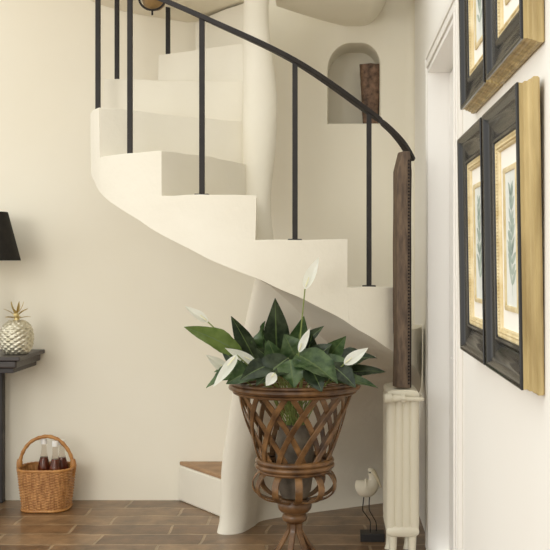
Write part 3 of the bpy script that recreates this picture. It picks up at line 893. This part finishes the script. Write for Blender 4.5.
for i in range(15):
    tier = i//5; a = 2*PI*i/5+tier*.6+.3
    el = R_((8, 32, 62)[tier]); L = (.062, .068, .066)[tier]
    d = Vector((math.cos(a)*math.cos(el), math.sin(a)*math.cos(el), math.sin(el)))
    b0 = ctr+Vector((0, 0, .010+.011*tier))+d*.006
    bm = leaf_bm(b0, b0+d*L, .013, .004, Vector((0, 0, 1)) if tier < 2 else Vector((math.cos(a), math.sin(a), .4)), .3)
    obj('crown_leaf', bm, M['goldleaf'], pa, angle=60)
bm = bmesh.new(); bmesh.ops.create_icosphere(bm, subdivisions=2, radius=.014, matrix=Matrix.Translation((QX, QY-.012, ctr.z+.030))); obj('crown_boss', bm, M['goldleaf'], pa)

# vase in niche
VYY = YB+.10
vx = P(370.5, 0, VYY).x
vs = thing('vase', 'rough brown square vase standing in the arched wall niche', 'vase', (vx, VYY, NZ0))
bm = bmesh.new(); prv = None; n = 40
vh = P(0, 65.5, VYY).z-NZ0
zz0 = NZ0+.0005
prof = [(.040, 0), (.041, .02)]+[(.041+.017*i/12, .02+(vh-.02)*i/12) for i in range(1, 13)]
rings = []
for r, z in prof:
    rg = []
    for i in range(n):
        a = 2*PI*i/n; c, s = math.cos(a), math.sin(a); e = .45
        p = Vector((vx+math.copysign(abs(c)**e, c)*r, VYY+math.copysign(abs(s)**e, s)*r, zz0+z))
        if z > 0: p += noise.noise_vector(p*38)*.004
        rg.append(bm.verts.new(p))
    rings.append(rg)
for r, z in ((.048, vh-.002), (.040, .05)):
    rings.append([bm.verts.new((vx+math.copysign(abs(math.cos(2*PI*i/n))**.45, math.cos(2*PI*i/n))*r, VYY+math.copysign(abs(math.sin(2*PI*i/n))**.45, math.sin(2*PI*i/n))*r, zz0+z)) for i in range(n)])
for A_, B_ in zip(rings, rings[1:]):
    for i in range(n): bm.faces.new((A_[i], A_[(i+1)%n], B_[(i+1)%n], B_[i]))
bm.faces.new(rings[0][::-1]); bm.faces.new(rings[-1])
obj('vessel', bm, M['bark'], vs, smooth=True, angle=50)

# hanging lantern
HX, HY = P(154, 0, 4.6).x, 4.6
zc = ceil_left(HX)
lt = thing('pendant_lantern', 'small brown lantern with an iron ring hanging under the ceiling', 'lantern', (HX, HY, zc))
zb2 = P(0, 11, HY).z
bm = bmesh.new(); lathe(bm, [(.004, zb2+.002), (.030, zb2+.008), (.048, zb2+.024), (.056, zb2+.05), (.058, zb2+.09), (.050, zb2+.105), (.02, zb2+.11)], HX, HY, 28); obj('lantern_bowl', bm, M['lantern'], lt)
bm = bmesh.new()
tube(bm, [Vector((HX+.060*math.cos(PI+PI*i/16), HY-.045, zb2+.048+.055*math.sin(PI+PI*i/16))) for i in range(17)], .005, 8)
tube(bm, [(HX, HY-.045, zb2-.005), (HX, HY-.045, zb2-.03)], .0045, 8)
tube(bm, [(HX-.060, HY-.045, zb2+.046), (HX-.085, HY-.045, zb2+.042), (HX-.10, HY-.045, zb2+.05)], .0045, 8)
tube(bm, [(HX, HY-.045, zb2-.006), (HX, HY, zb2+.006)], .004, 8)
obj('iron_ring', bm, M['iron'], lt)
bm = bmesh.new(); tube(bm, [(HX, HY, zb2+.108), (HX, HY, zc+.004)], .006, 8); obj('hanging_rod', bm, M['iron'], lt)

# ------------------------------------------------------------------ light
def area(name, loc, tgt, sx, sy, e, col):
    d = bpy.data.lights.new(name, 'AREA'); d.shape = 'RECTANGLE'; d.size = sx; d.size_y = sy; d.energy = e; d.color = col
    o = bpy.data.objects.new(name, d); COL.objects.link(o); o.location = loc
    o.rotation_euler = (Vector(tgt)-Vector(loc)).to_track_quat('-Z', 'Y').to_euler()
    return o
area('window_daylight', (-3.0, -.9, 2.1), (-.1, 4.6, 1.2), 2.0, 2.0, 62, (1, .99, .945))
w = bpy.data.worlds.new('room_glow'); scene.world = w; w.use_nodes = True
bg = w.node_tree.nodes['Background']; bg.inputs['Color'].default_value = (.99, .99, .945, 1); bg.inputs['Strength'].default_value = 1.2

scene.view_settings.view_transform = 'Standard'; scene.view_settings.look = 'None'
scene.view_settings.gamma = 1; scene.view_settings.use_curve_mapping = False
scene.view_settings.exposure = .27
